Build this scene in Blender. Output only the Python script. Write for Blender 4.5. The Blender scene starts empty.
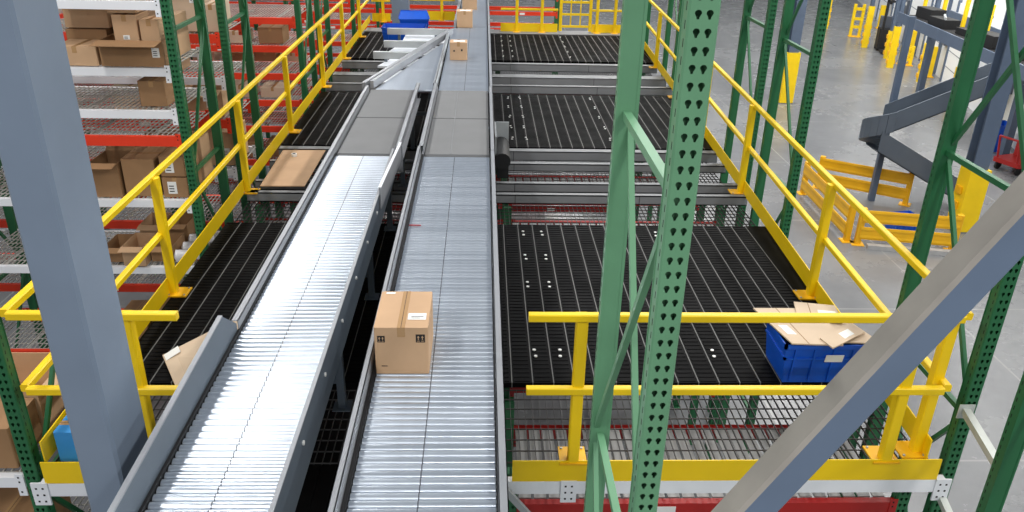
import bpy, math, random
from mathutils import Vector, Matrix
random.seed(7)
C = bpy.context.scene.collection
PI = math.pi
FLOOR = -3.6          # concrete floor; the walkway deck of the mezzanine is z = 0

# ------------------------------------------------------------------ materials
def lin(c):
    r = []
    for v in c:
        v /= 255.0
        r.append(v / 12.92 if v <= .04045 else ((v + .055) / 1.055) ** 2.4)
    return (r[0], r[1], r[2], 1)

def mat(name, col, rough=.5, metal=0.0, var=.0, scale=8.0, bump=0.0, bscale=60, spec=.5, coat=0):
    m = bpy.data.materials.new(name); m.use_nodes = True
    nt = m.node_tree; b = nt.nodes['Principled BSDF']
    b.inputs['Roughness'].default_value = rough
    b.inputs['Metallic'].default_value = metal
    b.inputs['Specular IOR Level'].default_value = spec
    b.inputs['Coat Weight'].default_value = coat
    c = lin(col)
    b.inputs['Base Color'].default_value = c
    tc = nt.nodes.new('ShaderNodeTexCoord')
    if var > 0:
        n = nt.nodes.new('ShaderNodeTexNoise'); n.inputs['Scale'].default_value = scale
        n.inputs['Detail'].default_value = 5
        nt.links.new(tc.outputs['Object'], n.inputs['Vector'])
        r = nt.nodes.new('ShaderNodeValToRGB')
        r.color_ramp.elements[0].position = .3; r.color_ramp.elements[1].position = .7
        r.color_ramp.elements[0].color = (c[0]*(1-var), c[1]*(1-var), c[2]*(1-var), 1)
        r.color_ramp.elements[1].color = (min(1, c[0]*(1+var)), min(1, c[1]*(1+var)), min(1, c[2]*(1+var)), 1)
        nt.links.new(n.outputs['Fac'], r.inputs['Fac'])
        nt.links.new(r.outputs['Color'], b.inputs['Base Color'])
    if bump > 0:
        n2 = nt.nodes.new('ShaderNodeTexNoise'); n2.inputs['Scale'].default_value = bscale
        nt.links.new(tc.outputs['Object'], n2.inputs['Vector'])
        bp = nt.nodes.new('ShaderNodeBump'); bp.inputs['Strength'].default_value = bump
        nt.links.new(n2.outputs['Fac'], bp.inputs['Height'])
        nt.links.new(bp.outputs['Normal'], b.inputs['Normal'])
    return m

M = {
 'steel_blue': mat('painted blue grey steel', (122, 136, 154), .45, 0, .06, 2.5, .02),
 'slate': mat('painted slate blue steel', (84, 98, 118), .45, 0, .06, 3),
 'dust_coat': mat('dust settled on steel', (158, 152, 144), .8, 0, .14, 4, .03, 30),
 'steel_blue2': mat('blue grey brace paint', (104, 120, 142), .5, 0, .07, 3, .02),
 'dusty': mat('dusty blue grey steel', (124, 134, 146), .5, 0, .10, 3.0, .02),
 'dark_slate': mat('dark slate painted steel', (78, 84, 94), .45, 0, .06, 3),
 'yellow': mat('safety yellow paint', (244, 205, 8), .42, 0, .06, 3),
 'yellow2': mat('deep safety yellow paint', (236, 178, 14), .45, 0, .08, 3),
 'lit': mat('sage green rack paint', (104, 156, 118), .45, 0, .07, 4),  # paler copy of the rack green, overhead light put into the colour
 'green': mat('green rack paint', (36, 102, 62), .42, 0, .09, 4),
 'pale_steel': mat('bare galvanised brace', (196, 200, 194), .45, .2, .06, 6),
 'white_beam': mat('white enamel beam', (236, 238, 242), .4, 0, .03, 3),
 'red_beam': mat('orange red beam paint', (226, 58, 26), .45, 0, .08, 3),
 'red': mat('red paint', (166, 28, 24), .45, 0, .08, 3),
 'galv': mat('galvanised channel', (176, 180, 182), .42, .35, .08, 5),
 'rail': mat('grey painted conveyor channel', (146, 149, 154), .42, .15, .06, 4),
 'rail_dark': mat('blue grey conveyor side panel', (92, 103, 114), .42, .2, .06, 4),
 'beam_grey': mat('grey joist steel', (124, 126, 128), .55, .1, .07, 4),
 'belt': mat('grey rubber belt', (112, 113, 114), .7, 0, .05, 3, .02, 200),
 'black': mat('black rubber', (20, 20, 22), .6, 0, .2, 6),
 'dark': mat('dark slot', (14, 15, 16), .8),
 'wire': mat('zinc wire', (186, 184, 178), .45, .2, .05, 8),
 'wire_dark': mat('dark bar grating', (72, 70, 68), .5, .4, .1, 8),
 'slat': mat('pale decking slat', (172, 171, 170), .5, 0, .10, 6),
 'blue': mat('blue polypropylene', (14, 84, 196), .38, 0, .07, 6, .01),
 'blue2': mat('light blue carton print', (52, 140, 206), .5, 0, .05, 6),
 'paper': mat('white label paper', (236, 236, 232), .6, 0, .02, 5),
 'ink': mat('black print', (30, 26, 24), .7),
 'tape': mat('clear brown packing tape', (178, 140, 96), .25, 0, .03, 6),
 'card': mat('kraft cardboard', (196, 160, 124), .75, 0, .05, 5, .02, 80),
 'card_dark': mat('dark kraft cardboard', (152, 116, 80), .78, 0, .08, 5, .02, 80),
 'card_pale': mat('pale grey kraft cardboard', (206, 184, 158), .75, 0, .06, 5, .02, 80),
 'plastic': mat('clear wrapped plastic', (226, 224, 226), .25, 0, .06, 8, .06, 40),
 'wall': mat('white wall panel', (226, 228, 228), .6, 0, .03, 1),
 'door': mat('white dock door', (240, 242, 242), .5, 0, .02, 1),
 'chute': mat('slate chute sheet metal', (88, 97, 108), .42, .1, .06, 3),
 'groove': mat('roller groove', (96, 102, 110), .5, .6),
 'screw': mat('bright screw head', (236, 236, 232), .35, .2),
 'white_tray': mat('white sheet metal tray', (226, 230, 236), .4, .1, .03, 3),
}

def roller_material():
    m = mat('galvanised roller', (204, 212, 222), .30, .85, .05, 10)
    nt = m.node_tree; b = nt.nodes['Principled BSDF']
    oi = nt.nodes.new('ShaderNodeObjectInfo')
    mr = nt.nodes.new('ShaderNodeMapRange')
    mr.inputs['To Min'].default_value = .28; mr.inputs['To Max'].default_value = .36
    nt.links.new(oi.outputs['Random'], mr.inputs['Value'])
    nt.links.new(mr.outputs['Result'], b.inputs['Roughness'])
    return m
M['roller'] = roller_material()

def concrete():
    m = mat('polished concrete', (150, 150, 150), .28, 0, .12, .7)
    nt = m.node_tree; b = nt.nodes['Principled BSDF']
    tc = nt.nodes.new('ShaderNodeTexCoord')
    n = nt.nodes.new('ShaderNodeTexNoise'); n.inputs['Scale'].default_value = .35; n.inputs['Detail'].default_value = 8
    n.inputs['Roughness'].default_value = .65
    nt.links.new(tc.outputs['Object'], n.inputs['Vector'])
    r = nt.nodes.new('ShaderNodeValToRGB')
    r.color_ramp.elements[0].position = .3; r.color_ramp.elements[0].color = lin((106, 107, 109))
    r.color_ramp.elements[1].position = .72; r.color_ramp.elements[1].color = lin((134, 135, 136))
    nt.links.new(n.outputs['Fac'], r.inputs['Fac'])
    br = nt.nodes.new('ShaderNodeTexBrick')          # saw-cut joints
    br.offset = 0; br.inputs['Scale'].default_value = 1
    br.inputs['Brick Width'].default_value = 4.2; br.inputs['Row Height'].default_value = 4.2
    br.inputs['Mortar Size'].default_value = .018
    nt.links.new(tc.outputs['Object'], br.inputs['Vector'])
    mx = nt.nodes.new('ShaderNodeMixRGB')
    nt.links.new(br.outputs['Fac'], mx.inputs['Fac'])
    nt.links.new(r.outputs['Color'], mx.inputs['Color1'])
    mx.inputs['Color2'].default_value = lin((146, 146, 144))
    nt.links.new(mx.outputs['Color'], b.inputs['Base Color'])
    r2 = nt.nodes.new('ShaderNodeMapRange')
    r2.inputs['To Min'].default_value = .22; r2.inputs['To Max'].default_value = .32
    nt.links.new(n.outputs['Fac'], r2.inputs['Value'])
    nt.links.new(r2.outputs['Result'], b.inputs['Roughness'])
    return m
M['concrete'] = concrete()

# ------------------------------------------------------------------ mesh builder
class MB:
    def __init__(s): s.v = []; s.f = []; s.m = []; s.mats = []; s.smooth = []
    def mi(s, m):
        m = M[m] if isinstance(m, str) else m
        if m not in s.mats: s.mats.append(m)
        return s.mats.index(m)
    def add(s, vs, fs, m, smooth=False):
        b = len(s.v); s.v.extend([tuple(v) for v in vs]); k = s.mi(m)
        for f in fs:
            s.f.append(tuple(b + i for i in f)); s.m.append(k); s.smooth.append(smooth)
        return s
    def box(s, x0, x1, y0, y1, z0, z1, m, T=None):
        vs = [Vector((x, y, z)) for z in (z0, z1) for y in (y0, y1) for x in (x0, x1)]
        if T is not None: vs = [T @ v for v in vs]
        return s.add(vs, [(0,2,3,1),(4,5,7,6),(0,1,5,4),(2,6,7,3),(0,4,6,2),(1,3,7,5)], m)
    def rbox(s, x0, x1, y0, y1, z0, z1, m, r=.01, T=None, axis='Z'):
        """box with chamfered edges along one axis"""
        if axis == 'Z':
            P = [(x0+r,y0),(x1-r,y0),(x1,y0+r),(x1,y1-r),(x1-r,y1),(x0+r,y1),(x0,y1-r),(x0,y0+r)]
            return s.prism([Vector((a,b,z0)) for a,b in P], Vector((0,0,z1-z0)), m, T)
        if axis == 'Y':
            P = [(x0+r,z0),(x0,z0+r),(x0,z1-r),(x0+r,z1),(x1-r,z1),(x1,z1-r),(x1,z0+r),(x1-r,z0)]
            return s.prism([Vector((a,y0,b)) for a,b in P], Vector((0,y1-y0,0)), m, T)
        P = [(y0+r,z0),(y1-r,z0),(y1,z0+r),(y1,z1-r),(y1-r,z1),(y0+r,z1),(y0,z1-r),(y0,z0+r)]
        return s.prism([Vector((x0,a,b)) for a,b in P], Vector((x1-x0,0,0)), m, T)
    def prism(s, pts, d, m, T=None):
        n = len(pts); vs = [Vector(p) for p in pts] + [Vector(p) + Vector(d) for p in pts]
        if T is not None: vs = [T @ v for v in vs]
        fs = [tuple(reversed(range(n))), tuple(range(n, 2*n))]
        fs += [(i, (i+1) % n, (i+1) % n + n, i + n) for i in range(n)]
        return s.add(vs, fs, m)
    def bar(s, p0, p1, w, h, m, up=(0,0,1), r=0):
        """rectangular bar from p0 to p1, w across, h along up"""
        p0, p1 = Vector(p0), Vector(p1); d = p1 - p0; L = d.length; d.normalize()
        u = Vector(up); sd = d.cross(u)
        if sd.length < 1e-5: sd = d.cross(Vector((0,1,0)))
        sd.normalize(); u = sd.cross(d)
        if r <= 0:
            P = [(-w/2,-h/2),(w/2,-h/2),(w/2,h/2),(-w/2,h/2)]
        else:
            P = [(-w/2+r,-h/2),(w/2-r,-h/2),(w/2,-h/2+r),(w/2,h/2-r),(w/2-r,h/2),(-w/2+r,h/2),(-w/2,h/2-r),(-w/2,-h/2+r)]
        return s.prism([p0 + sd*a + u*b for a, b in P], d * L, m)
    def tube(s, p0, p1, r, m, n=10, r1=None):
        p0, p1 = Vector(p0), Vector(p1); d = p1 - p0
        a = d.orthogonal().normalized(); b = d.cross(a).normalized(); r1 = r if r1 is None else r1
        vs = [p0 + (a*math.cos(2*PI*i/n) + b*math.sin(2*PI*i/n))*r for i in range(n)]
        vs += [p1 + (a*math.cos(2*PI*i/n) + b*math.sin(2*PI*i/n))*r1 for i in range(n)]
        s.add(vs, [(i, (i+1) % n, (i+1) % n + n, i + n) for i in range(n)], m, True)
        return s.add(vs, [tuple(reversed(range(n))), tuple(range(n, 2*n))], m)
    def lathe_x(s, prof, m, n=14):
        """prof = [(x, r, material or None)] turned about the x axis"""
        for (x0, r0, mm), (x1, r1, _) in zip(prof[:-1], prof[1:]):
            vs = [(x, r*math.cos(2*PI*i/n), r*math.sin(2*PI*i/n)) for x, r in ((x0, r0), (x1, r1)) for i in range(n)]
            s.add(vs, [(i, i+n, (i+1) % n + n, (i+1) % n) for i in range(n)], mm or m, True)
        return s
    def poly(s, pts, m): return s.add(pts, [tuple(range(len(pts)))], m)
    def mesh(s, name):
        me = bpy.data.meshes.new(name); me.from_pydata(s.v, [], s.f)
        for m in s.mats: me.materials.append(m)
        me.polygons.foreach_set('material_index', s.m)
        me.polygons.foreach_set('use_smooth', s.smooth)
        me.update(); return me
    def obj(s, name, parent=None, loc=None, rz=0):
        return link(name, s.mesh(name), parent, loc, rz)

def link(name, me, parent=None, loc=None, rz=0):
    o = bpy.data.objects.new(name, me); C.objects.link(o)
    if parent: o.parent = parent
    if loc is not None: o.location = loc
    if rz: o.rotation_euler.z = rz
    return o
def tag(o, label, cat, group=None, kind=None):
    if label: o['label'] = label
    if cat: o['category'] = cat
    if group: o['group'] = group
    if kind: o['kind'] = kind
    return o
def thing(name, label, cat, loc=(0,0,0), rz=0, group=None):
    o = bpy.data.objects.new(name, None); o.empty_display_size = .2
    C.objects.link(o); o.location = loc; o.rotation_euler.z = rz
    return tag(o, label, cat, group)
def dup(root, loc, rz=None, label=None, group=None):
    r = root.copy(); C.objects.link(r); r.location = loc
    if rz is not None: r.rotation_euler.z = rz
    if label: r['label'] = label
    if group: r['group'] = group
    for ch in list(root.children):
        c = ch.copy(); C.objects.link(c); c.parent = r
        for g in list(ch.children):
            d = g.copy(); C.objects.link(d); d.parent = c
    return r
def struct(name, mb):
    o = mb.obj(name); o['kind'] = 'structure'; return o

# ------------------------------------------------------------------ camera
def build_camera():
    f = 806.0; W, H = 1024, 512
    def d(px, py): return Vector(((px - W/2)/f, (py - H/2)/f, 1.0))
    Y = d(484, -121).normalized()
    Zd = d(471, 1980); Zd = (Zd - Y*Zd.dot(Y)).normalized()
    Z = -Zd; X = Y.cross(Z)
    right = Vector((X[0], Y[0], Z[0])); down = Vector((X[1], Y[1], Z[1])); fwd = Vector((X[2], Y[2], Z[2]))
    cd = bpy.data.cameras.new('camera'); cam = bpy.data.objects.new('camera', cd); C.objects.link(cam)
    cd.sensor_width = 36; cd.lens = f*36/W; cd.clip_end = 300; cd.clip_start = .05
    R = Matrix((right, -down, -fwd)).transposed()
    cam.matrix_world = Matrix.Translation((0, 0, 3.3)) @ R.to_4x4()
    bpy.context.scene.camera = cam
build_camera()

# ------------------------------------------------------------------ the setting
struct('floor', MB().box(-16, 40, -4, 70, FLOOR-.2, FLOOR, 'concrete'))
wd = Vector((.275, .961, 0)).normalized(); wn = Vector((-wd.y, wd.x, 0))
W0 = Vector((15.84, 22.87, FLOOR))
def WT(u, n, z):      # point along the dock wall, n metres out from it
    return W0 + wd*u + wn*n + Vector((0,0,z))
wm = MB()
a, b = WT(-9, -.2, 0), WT(40, -.2, 0)
wm.prism([a, b, WT(40,0,0), WT(-9,0,0)], (0,0,9), 'wall')
struct('wall_right', wm)
struct('wall_back', MB().box(-16, 27, 62, 62.2, FLOOR, 5.4, 'wall'))
struct('wall_left', MB().box(-16.2, -16, -4, 62, FLOOR, 5.4, 'wall'))

# ------------------------------------------------------------------ perforated rack uprights
def hole_pts(cx, cz, sc=1.0):
    """teardrop keyhole, 16 points, ordered by angle"""
    k = .0508*.20*sc        # round head, tapering to a small foot
    H = [(1, 0), (.92, .42), (.7, .75), (.38, .95), (0, 1), (-.38, .95), (-.7, .75), (-.92, .42), (-1, 0),
         (-.72, -.5), (-.46, -.95), (-.36, -1.5), (0, -1.62), (.36, -1.5), (.46, -.95), (.72, -.5)]
    P = [(cx + a*k, cz + .003 + b*k) for a, b in H]
    return P
def perforated(mb, w, z0, z1, m, y=0.0, T=None, pitch=.0508, cols=2):
    n = int(round((z1 - z0)/pitch)); p = (z1 - z0)/n; cw = w/cols
    for k in range(n):
        for c in range(cols):
            xa, xb = -w/2 + c*cw, -w/2 + (c+1)*cw; za, zb = z0 + k*p, z0 + (k+1)*p
            cx, cz = (xa+xb)/2, (za+zb)/2
            cx += (.003 if c == 0 else -.003)
            ins = hole_pts(cx, cz); out = []
            for x, z in ins:
                dx, dz = x-cx, z-cz
                t = min((xb-cx)/dx if dx > 1e-9 else ((xa-cx)/dx if dx < -1e-9 else 1e9),
                        (zb-cz)/dz if dz > 1e-9 else ((za-cz)/dz if dz < -1e-9 else 1e9))
                out.append((cx+dx*t, cz+dz*t))
            for s_ in (0,):     # square the four corners
                for tx, tz in ((xa,za),(xa,zb),(xb,za),(xb,zb)):
                    j = min(range(16), key=lambda i: (out[i][0]-tx)**2 + (out[i][1]-tz)**2)
                    out[j] = (tx, tz)
            vs = [Vector((x, y, z)) for x, z in ins] + [Vector((x, y, z)) for x, z in out]
            mb.add(vs, [(i, i+16, (i+1) % 16 + 16, (i+1) % 16) for i in range(16)], m)
def post_mesh(name, z0, z1, m, w=.09, dp=.07):
    mb = MB(); e = .006
    perforated(mb, w - 2*e, z0, z1, m)
    # rolled corners, sides with slots' dark dashes, back lips
    for s in (-1, 1):
        x0, x1 = s*(w/2 - e), s*w/2
        mb.poly([(x0,0,z0),(x1,e,z0),(x1,e,z1),(x0,0,z1)], m)
        mb.poly([(x1,e,z0),(x1,dp,z0),(x1,dp,z1),(x1,e,z1)], m)
    mb.poly([(-w/2,dp,z0),(w/2,dp,z0),(w/2,dp,z1),(-w/2,dp,z1)], m)
    mb.box(-w/2-.003, -w/2+.01, dp-.004, dp+.002, z0, z1, m)
    mb.box(w/2-.01, w/2+.003, dp-.004, dp+.002, z0, z1, m)
    mb.poly([(-w/2,0,z1),(w/2,0,z1),(w/2,dp,z1),(-w/2,dp,z1)], m)
    n = int((z1-z0)/.0508)
    for k in range(n):                     # narrow punched slots down the flanks
        zc = z0 + (k+.5)*.0508
        for s in (-1, 1):
            mb.box(s*(w/2)-.0006, s*(w/2)+.0006, .022, .028, zc-.012, zc+.012, 'dark')
    return mb.mesh(name)

POSTS = {}
def post_me(m, z1):
    k = (m, z1)
    if k not in POSTS: POSTS[k] = post_mesh('post', FLOOR+.012, z1, m)
    return POSTS[k]
BR = {}
def upright_parts(root, x, y0, y1, m, z1, level, parent_loc=(0,0,0), pale=False, panel=1.43, diag=True, xb=False):
    """front and rear post, braces and foot plates of one frame in the plane x"""
    me = post_me(m, z1)
    link('post', me, root, (x, y0, 0)); link('post', me, root, (x, y1, 0), PI)
    for y in (y0+.035, y1-.035):
        MB().box(x-.06, x+.06, y-.07, y+.07, FLOOR, FLOOR+.012, m).obj('foot_plate', root)
    k = math.floor((FLOOR + .2 - level)/panel) + 1
    z = level + k*panel; i = 0
    bm = 'pale_steel' if pale else m
    while z < z1 - .05:
        MB().bar((x, y0+.05, z), (x, y1-.05, z), .035, .035, bm).obj('horizontal_brace', root)
        zt = min(z + panel, z1 - .05)
        if diag and zt - z > 1.0:
            a, b = (y0+.055, y1-.055)
            if i % 2: a, b = b, a
            MB().bar((x+.02, a, z+.05), (x+.02, b, zt-.05), .025, .03, m).obj('diagonal_brace', root)
            if xb: MB().bar((x-.02, b, z+.05), (x-.02, a, zt-.05), .025, .03, m).obj('diagonal_brace', root)
        z += panel; i += 1

def upright_frame(label, x, y0, y1, m, z1, level, group=None, **kw):
    t = thing('rack_upright_frame', label, 'rack frame', (x, y0, FLOOR), 0, group)
    # children are built in world axes, offset into the empty's frame
    before = set(bpy.data.objects)
    upright_parts(t, x, y0, y1, m, z1, level, **kw)
    for ch in t.children:
        ch.matrix_parent_inverse = Matrix.Translation((-x, -y0, -FLOOR))
    return t

# foreground frame with the big teardrop holes
upright_frame('tall sage green rack frame with teardrop holes standing nearest the camera in the middle', .615, 2.30, 3.42, 'lit', 3.3, .72, panel=1.68, xb=True)
# frame at the front right corner of the deck and its neighbour
fA = upright_frame('green rack frame at the front right corner, carrying the white front beam end', 3.05, 4.06, 5.05, 'green', 3.9, 1.74, xb=True)
upright_frame('green rack frame cut off by the right edge at the bottom, before the corner', 2.83, 2.3, 3.42, 'green', 1.1, .05, pale=False)
def spacer(p, q, label):
    t = MB().bar(p, q, .045, .045, 'pale_steel').bar(p, Vector(p)+Vector((0,-.006,0)), .1, .1, 'pale_steel').obj('row_spacer')
    tag(t, label, 'spacer bar')
spacer((3.02, 4.05, .36), (2.86, 3.44, .42), 'upper pale galvanised spacer bar joining the two front right green frames')
spacer((3.02, 4.05, -.30), (2.86, 3.44, -.25), 'lower pale galvanised spacer bar below the white beam at the right corner')
# frames beyond the right guardrail
RX = 3.27
for i, (y0, y1, w) in enumerate(((7.88, 8.9, 'first'), (9.52, 10.5, 'second'), (13.5, 14.5, 'third'), (15.1, 16.1, 'fourth'), (19.2, 20.2, 'fifth'))):
    upright_frame('empty green rack frame outside the right guardrail, %s counting from the camera' % w, (3.27, 3.34, 3.52, 3.62, 3.84)[i], y0, y1, 'green', 3.6, 1.79, 'green frames outside the right guardrail', pale=False)

# ------------------------------------------------------------------ pallet racks left of the walkway
def beam_mb(x0, x1, y, z, m, h=.1, face=-1):
    """step beam running along X, its face towards -Y"""
    mb = MB()
    mb.box(x0, x1, y, y+.05, z-h, z, m)
    mb.box(x0, x1, y+.012, y+.062, z-h*.45, z-.012, m)
    return mb
def beam(root, x0, x1, y, z, m, h=.1, labels=0):
    b = beam_mb(x0, x1, y, z, m, h).obj('beam', root)
    for xa in (x0, x1-.05):
        pl = MB().box(xa, xa+.05, y-.006, y, z-h-.06, z+.03, m)
        for zz in (z-h-.03, z-.03, z+.005):
            pl.box(xa+.015, xa+.025, y-.008, y-.006, zz-.006, zz+.006, 'dark')
        pl.obj('end_plate', b)
    for k in range(labels):
        xc = x0 + (x1-x0)*(.18 + .6*(k+random.random()*.4)/max(1, labels))
        MB().box(xc-.07, xc+.07, y-.004, y, z-h*.8, z-h*.25, 'paper').obj('label_plate', b)
    return b
DECK = {}
def wire_deck(root, x0, x1, y0, y1, z, px=.05, py=.1, m='wire', t=.009, name='wire_deck'):
    key = (round(x1-x0, 3), round(y1-y0, 3), px, py, m)
    if key not in DECK:
        mb = MB(); w, d = x1-x0, y1-y0
        n = int(w/px)
        for i in range(n+1): mb.box(w*i/n-t/2, w*i/n+t/2, 0, d, -t, 0, m)
        n = int(d/py)
        for i in range(n+1): mb.box(0, w, d*i/n-t/2, d*i/n+t/2, -2*t, -t, m)
        for i in range(4):  # support channels under the wires
            x = w*(i+.5)/4; mb.box(x-.02, x+.02, 0, d, -.03, -2*t, m)
        DECK[key] = mb.mesh(name)
    return link(name, DECK[key], root, (x0, y0, z))

def pallet_rack(label, xs, y0, y1, levels, z1=3.4, m='green', decks=True, group=None, brace=0.0, labels=2, posts=True):
    t = thing('pallet_rack', label, 'rack', (0,0,FLOOR), 0, group)
    if posts:
        for x in xs: upright_parts(t, x, y0, y1, m, z1, brace)
    for xa, xb in zip(xs[:-1], xs[1:]):
        a, b = min(xa, xb)+.042, max(xa, xb)-.042
        for z, bm, dk in levels:
            hb = .078 if bm == 'white_beam' else .1
            beam(t, a, b, y0-.004, z, bm, hb, labels=labels if bm != 'white_beam' else 0)
            bb = beam(t, a, b, y1-.06, z, bm, hb)
            if dk: wire_deck(t, a, b, y0+.05, y1-.06, z+.01, m=dk)
    for ch in t.children: ch.matrix_parent_inverse = Matrix.Translation((0,0,-FLOOR))
    return t
LX = -2.97
W_, R_ = 'white_beam', 'red_beam'
xs1 = (LX, LX-2.5, LX-5.0)
pallet_rack('first rack row beyond the left guardrail, white beams full of cartons', xs1, 7.9, 8.9,
            [(2.20, W_, 'wire'), (1.58, W_, 'wire'), (1.16, W_, 'wire'), (.90, R_, 'wire'), (.22, W_, 'wire'), (-.55, W_, 'wire'), (-1.6, R_, 'wire')], brace=.5)
pallet_rack('second rack row on the left, back to back with the first, red beams', xs1, 9.52, 10.5,
            [(2.2, R_, 'wire'), (1.62, R_, 'wire'), (1.12, W_, 'wire'), (.62, R_, 'wire'), (0.0, W_, 'wire'), (-.7, R_, 'wire'), (-1.6, R_, 'wire')], brace=.3)
xs2 = (LX-.02, LX-2.5, LX-5.0)
pallet_rack('third rack row on the left with crowded red beams, beyond the black walkway', xs2, 13.5, 14.5,
            [(z, R_, 'wire') for z in (1.75, 1.2, .75, .3, -.15, -.6, -1.2, -1.9)], brace=.2)
pallet_rack('fourth rack row on the left with crowded red beams, behind the third', xs2, 15.1, 16.1,
            [(z, R_, 'wire') for z in (1.6, 1.05, .55, .1, -.35, -.9, -1.6)], brace=.6)
pallet_rack('fifth rack row on the left with red beams, far beside the walkway end', xs2, 19.2, 20.2,
            [(z, R_, 'wire') for z in (1.4, .8, .3, -.2, -.8, -1.6)], brace=.4)
pallet_rack('far rack row with red beams across behind the yellow end guardrail', (-8, -5.4, -2.9, -.4, 2.1), 23.0, 24.0,
            [(z, R_, None) for z in (.9, .45, 0, -.45, -.9, -1.4)], z1=2.4, brace=.4)
# near rack at the lower left, front row of the mezzanine
pallet_rack('near rack at the lower left corner with white beams and cartons', (-2.80, -5.2), 4.06, 5.05,
            [(-.14, W_, 'wire'), (-1.0, W_, 'wire')], z1=1.1, brace=-.25)

# ------------------------------------------------------------------ racks under the deck
def slat_deck(root, x0, x1, y0, y1, z, p=.10):
    mb = MB(); n = int((x1-x0)/p)
    for i in range(n):
        x = x0 + p*(i+.5)
        mb.box(x-.04, x+.04, y0, y1, z-.012, z, 'slat')
    return mb.obj('slat_deck', root)
def under_rack(label, y0, y1, z, xs=(-2.58, .30, 2.84)):
    t = thing('pallet_rack', label, 'rack', (0,0,FLOOR))
    for x in xs: upright_parts(t, x, y0, y1, 'green', -.18, -1.0, panel=1.2)
    for a, b in zip(xs[:-1], xs[1:]):
        for lz in (z, -2.1):
            beam(t, a+.042, b-.042, y0-.004, lz, 'red', labels=1); beam(t, a+.042, b-.042, y1-.06, lz, 'red')
            if lz > -2: slat_deck(t, a+.05, b-.05, y0+.06, y1-.07, lz)
    for ch in t.children: ch.matrix_parent_inverse = Matrix.Translation((0,0,-FLOOR))
under_rack('low rack with red beams and pale slats under the front edge of the deck', 4.12, 4.98, -.43, (.20, 2.84))
under_rack('low rack with red beams seen through the first mesh strip of the deck', 7.95, 8.85, -.36)
under_rack('low rack with red beams behind the first mesh strip rack, below the deck', 9.6, 10.45, -.36)
under_rack('low rack with red beams seen through the second mesh strip', 13.7, 14.6, -.36)
under_rack('low rack with red beams below the far mesh strip', 15.3, 16.2, -.36)

# ------------------------------------------------------------------ deck
def deck_mat():
    m = mat('black ribbed deck plank', (8, 8, 9), .6, .0, .25, 7, spec=.06)
    nt = m.node_tree; b = nt.nodes['Principled BSDF']
    tc = nt.nodes.new('ShaderNodeTexCoord')
    n = nt.nodes.new('ShaderNodeTexNoise'); n.inputs['Scale'].default_value = 3; n.inputs['Detail'].default_value = 7
    nt.links.new(tc.outputs['Object'], n.inputs['Vector'])
    mr = nt.nodes.new('ShaderNodeMapRange'); mr.inputs['To Min'].default_value = .42; mr.inputs['To Max'].default_value = .75
    nt.links.new(n.outputs['Fac'], mr.inputs['Value']); nt.links.new(mr.outputs['Result'], b.inputs['Roughness'])
    return m
M['deck'] = deck_mat()
M['seam'] = mat('grey plank seam', (104, 104, 102), .55, .1, .2, 6)
def xl(y): return -2.66 - .010*(y-4)         # inner face of the left toe board
def xr(y): return 2.84 + .050*(y-4)          # inner face of the right toe board
def black_deck(y0, y1, label):
    t = thing('deck_panel', label, 'deck', (0, y0, 0))
    mb = MB(); p = .152; L = y1-y0
    x = xl(y0)+.01; xe = xr(y0) + .02
    n = int((xe-x)/p)
    nr = int(L/.055)
    sm = MB()
    for i in range(n):
        xa = x + p*i
        mb.box(xa, xa+p-.007, 0, L, -.045, -.004, 'deck')
        for k in range(nr):     # raised cross ribs of the plank
            ya = L*(k+.3)/nr
            mb.box(xa+.012, xa+p-.024, ya, ya+.03, -.004, -.0005, 'deck')
        sm.box(xa+p-.007, xa+p, 0, L, -.045, -.001, 'seam')
    # the tapering strip along the right toe board
    xa = x + p*n
    if xr(y1) > xa: mb.prism([(xa,0,-.045),(xe,0,-.045),(xr(y1)+.02,L,-.045),(xa,L,-.045)], (0,0,.042), 'deck')
    mb.obj('plank', t); sm.obj('seam_strip', t)
    sc = MB(); sc.tube((0,0,0), (0,0,.007), .0135, 'screw', 8); sm_ = sc.mesh('screw')
    k = 0; y = .35
    while y < L - .1:
        for xx in (.42, .615, 1.80):
            for dy in (0, .09):
                jx = random.uniform(-.01, .01)
                link('screw', sm_, t, (xx + jx, y + dy, .001))
        y += .58
    return t
black_deck(4.90, 7.86, 'nearest black ribbed deck panel, in front of the first mesh strip')
black_deck(10.58, 13.56, 'middle black ribbed deck panel between the two mesh strips')
black_deck(16.38, 19.40, 'farthest black ribbed deck panel before the end guardrail')
def mesh_deck(y0, y1, label, z=-.15, px=.05, py=.10, t=.0036):
    mb = MB(); x0, x1 = xl(y0), xr(y0)+.03
    n = int((x1-x0)/px)
    for i in range(n+1):
        x = x0+(x1-x0)*i/n; mb.box(x-t/2, x+t/2, y0, y1, z-.016, z, 'wire_dark')
    n = int((y1-y0)/py)
    for i in range(n+1):
        y = y0+(y1-y0)*i/n; mb.box(x0, x1, y-t/2, y+t/2, z-.008, z+.002, 'wire_dark')
    tag(mb.obj('wire_mesh_deck'), label, 'mesh deck')
mesh_deck(4.09, 4.89, 'open wire mesh strip at the front edge of the deck, behind the yellow toe board', z=-.06)
mesh_deck(7.87, 10.57, 'open wire mesh strip between the nearest and middle black deck panels')
mesh_deck(13.57, 16.37, 'open wire mesh strip between the middle and farthest black deck panels')
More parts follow.
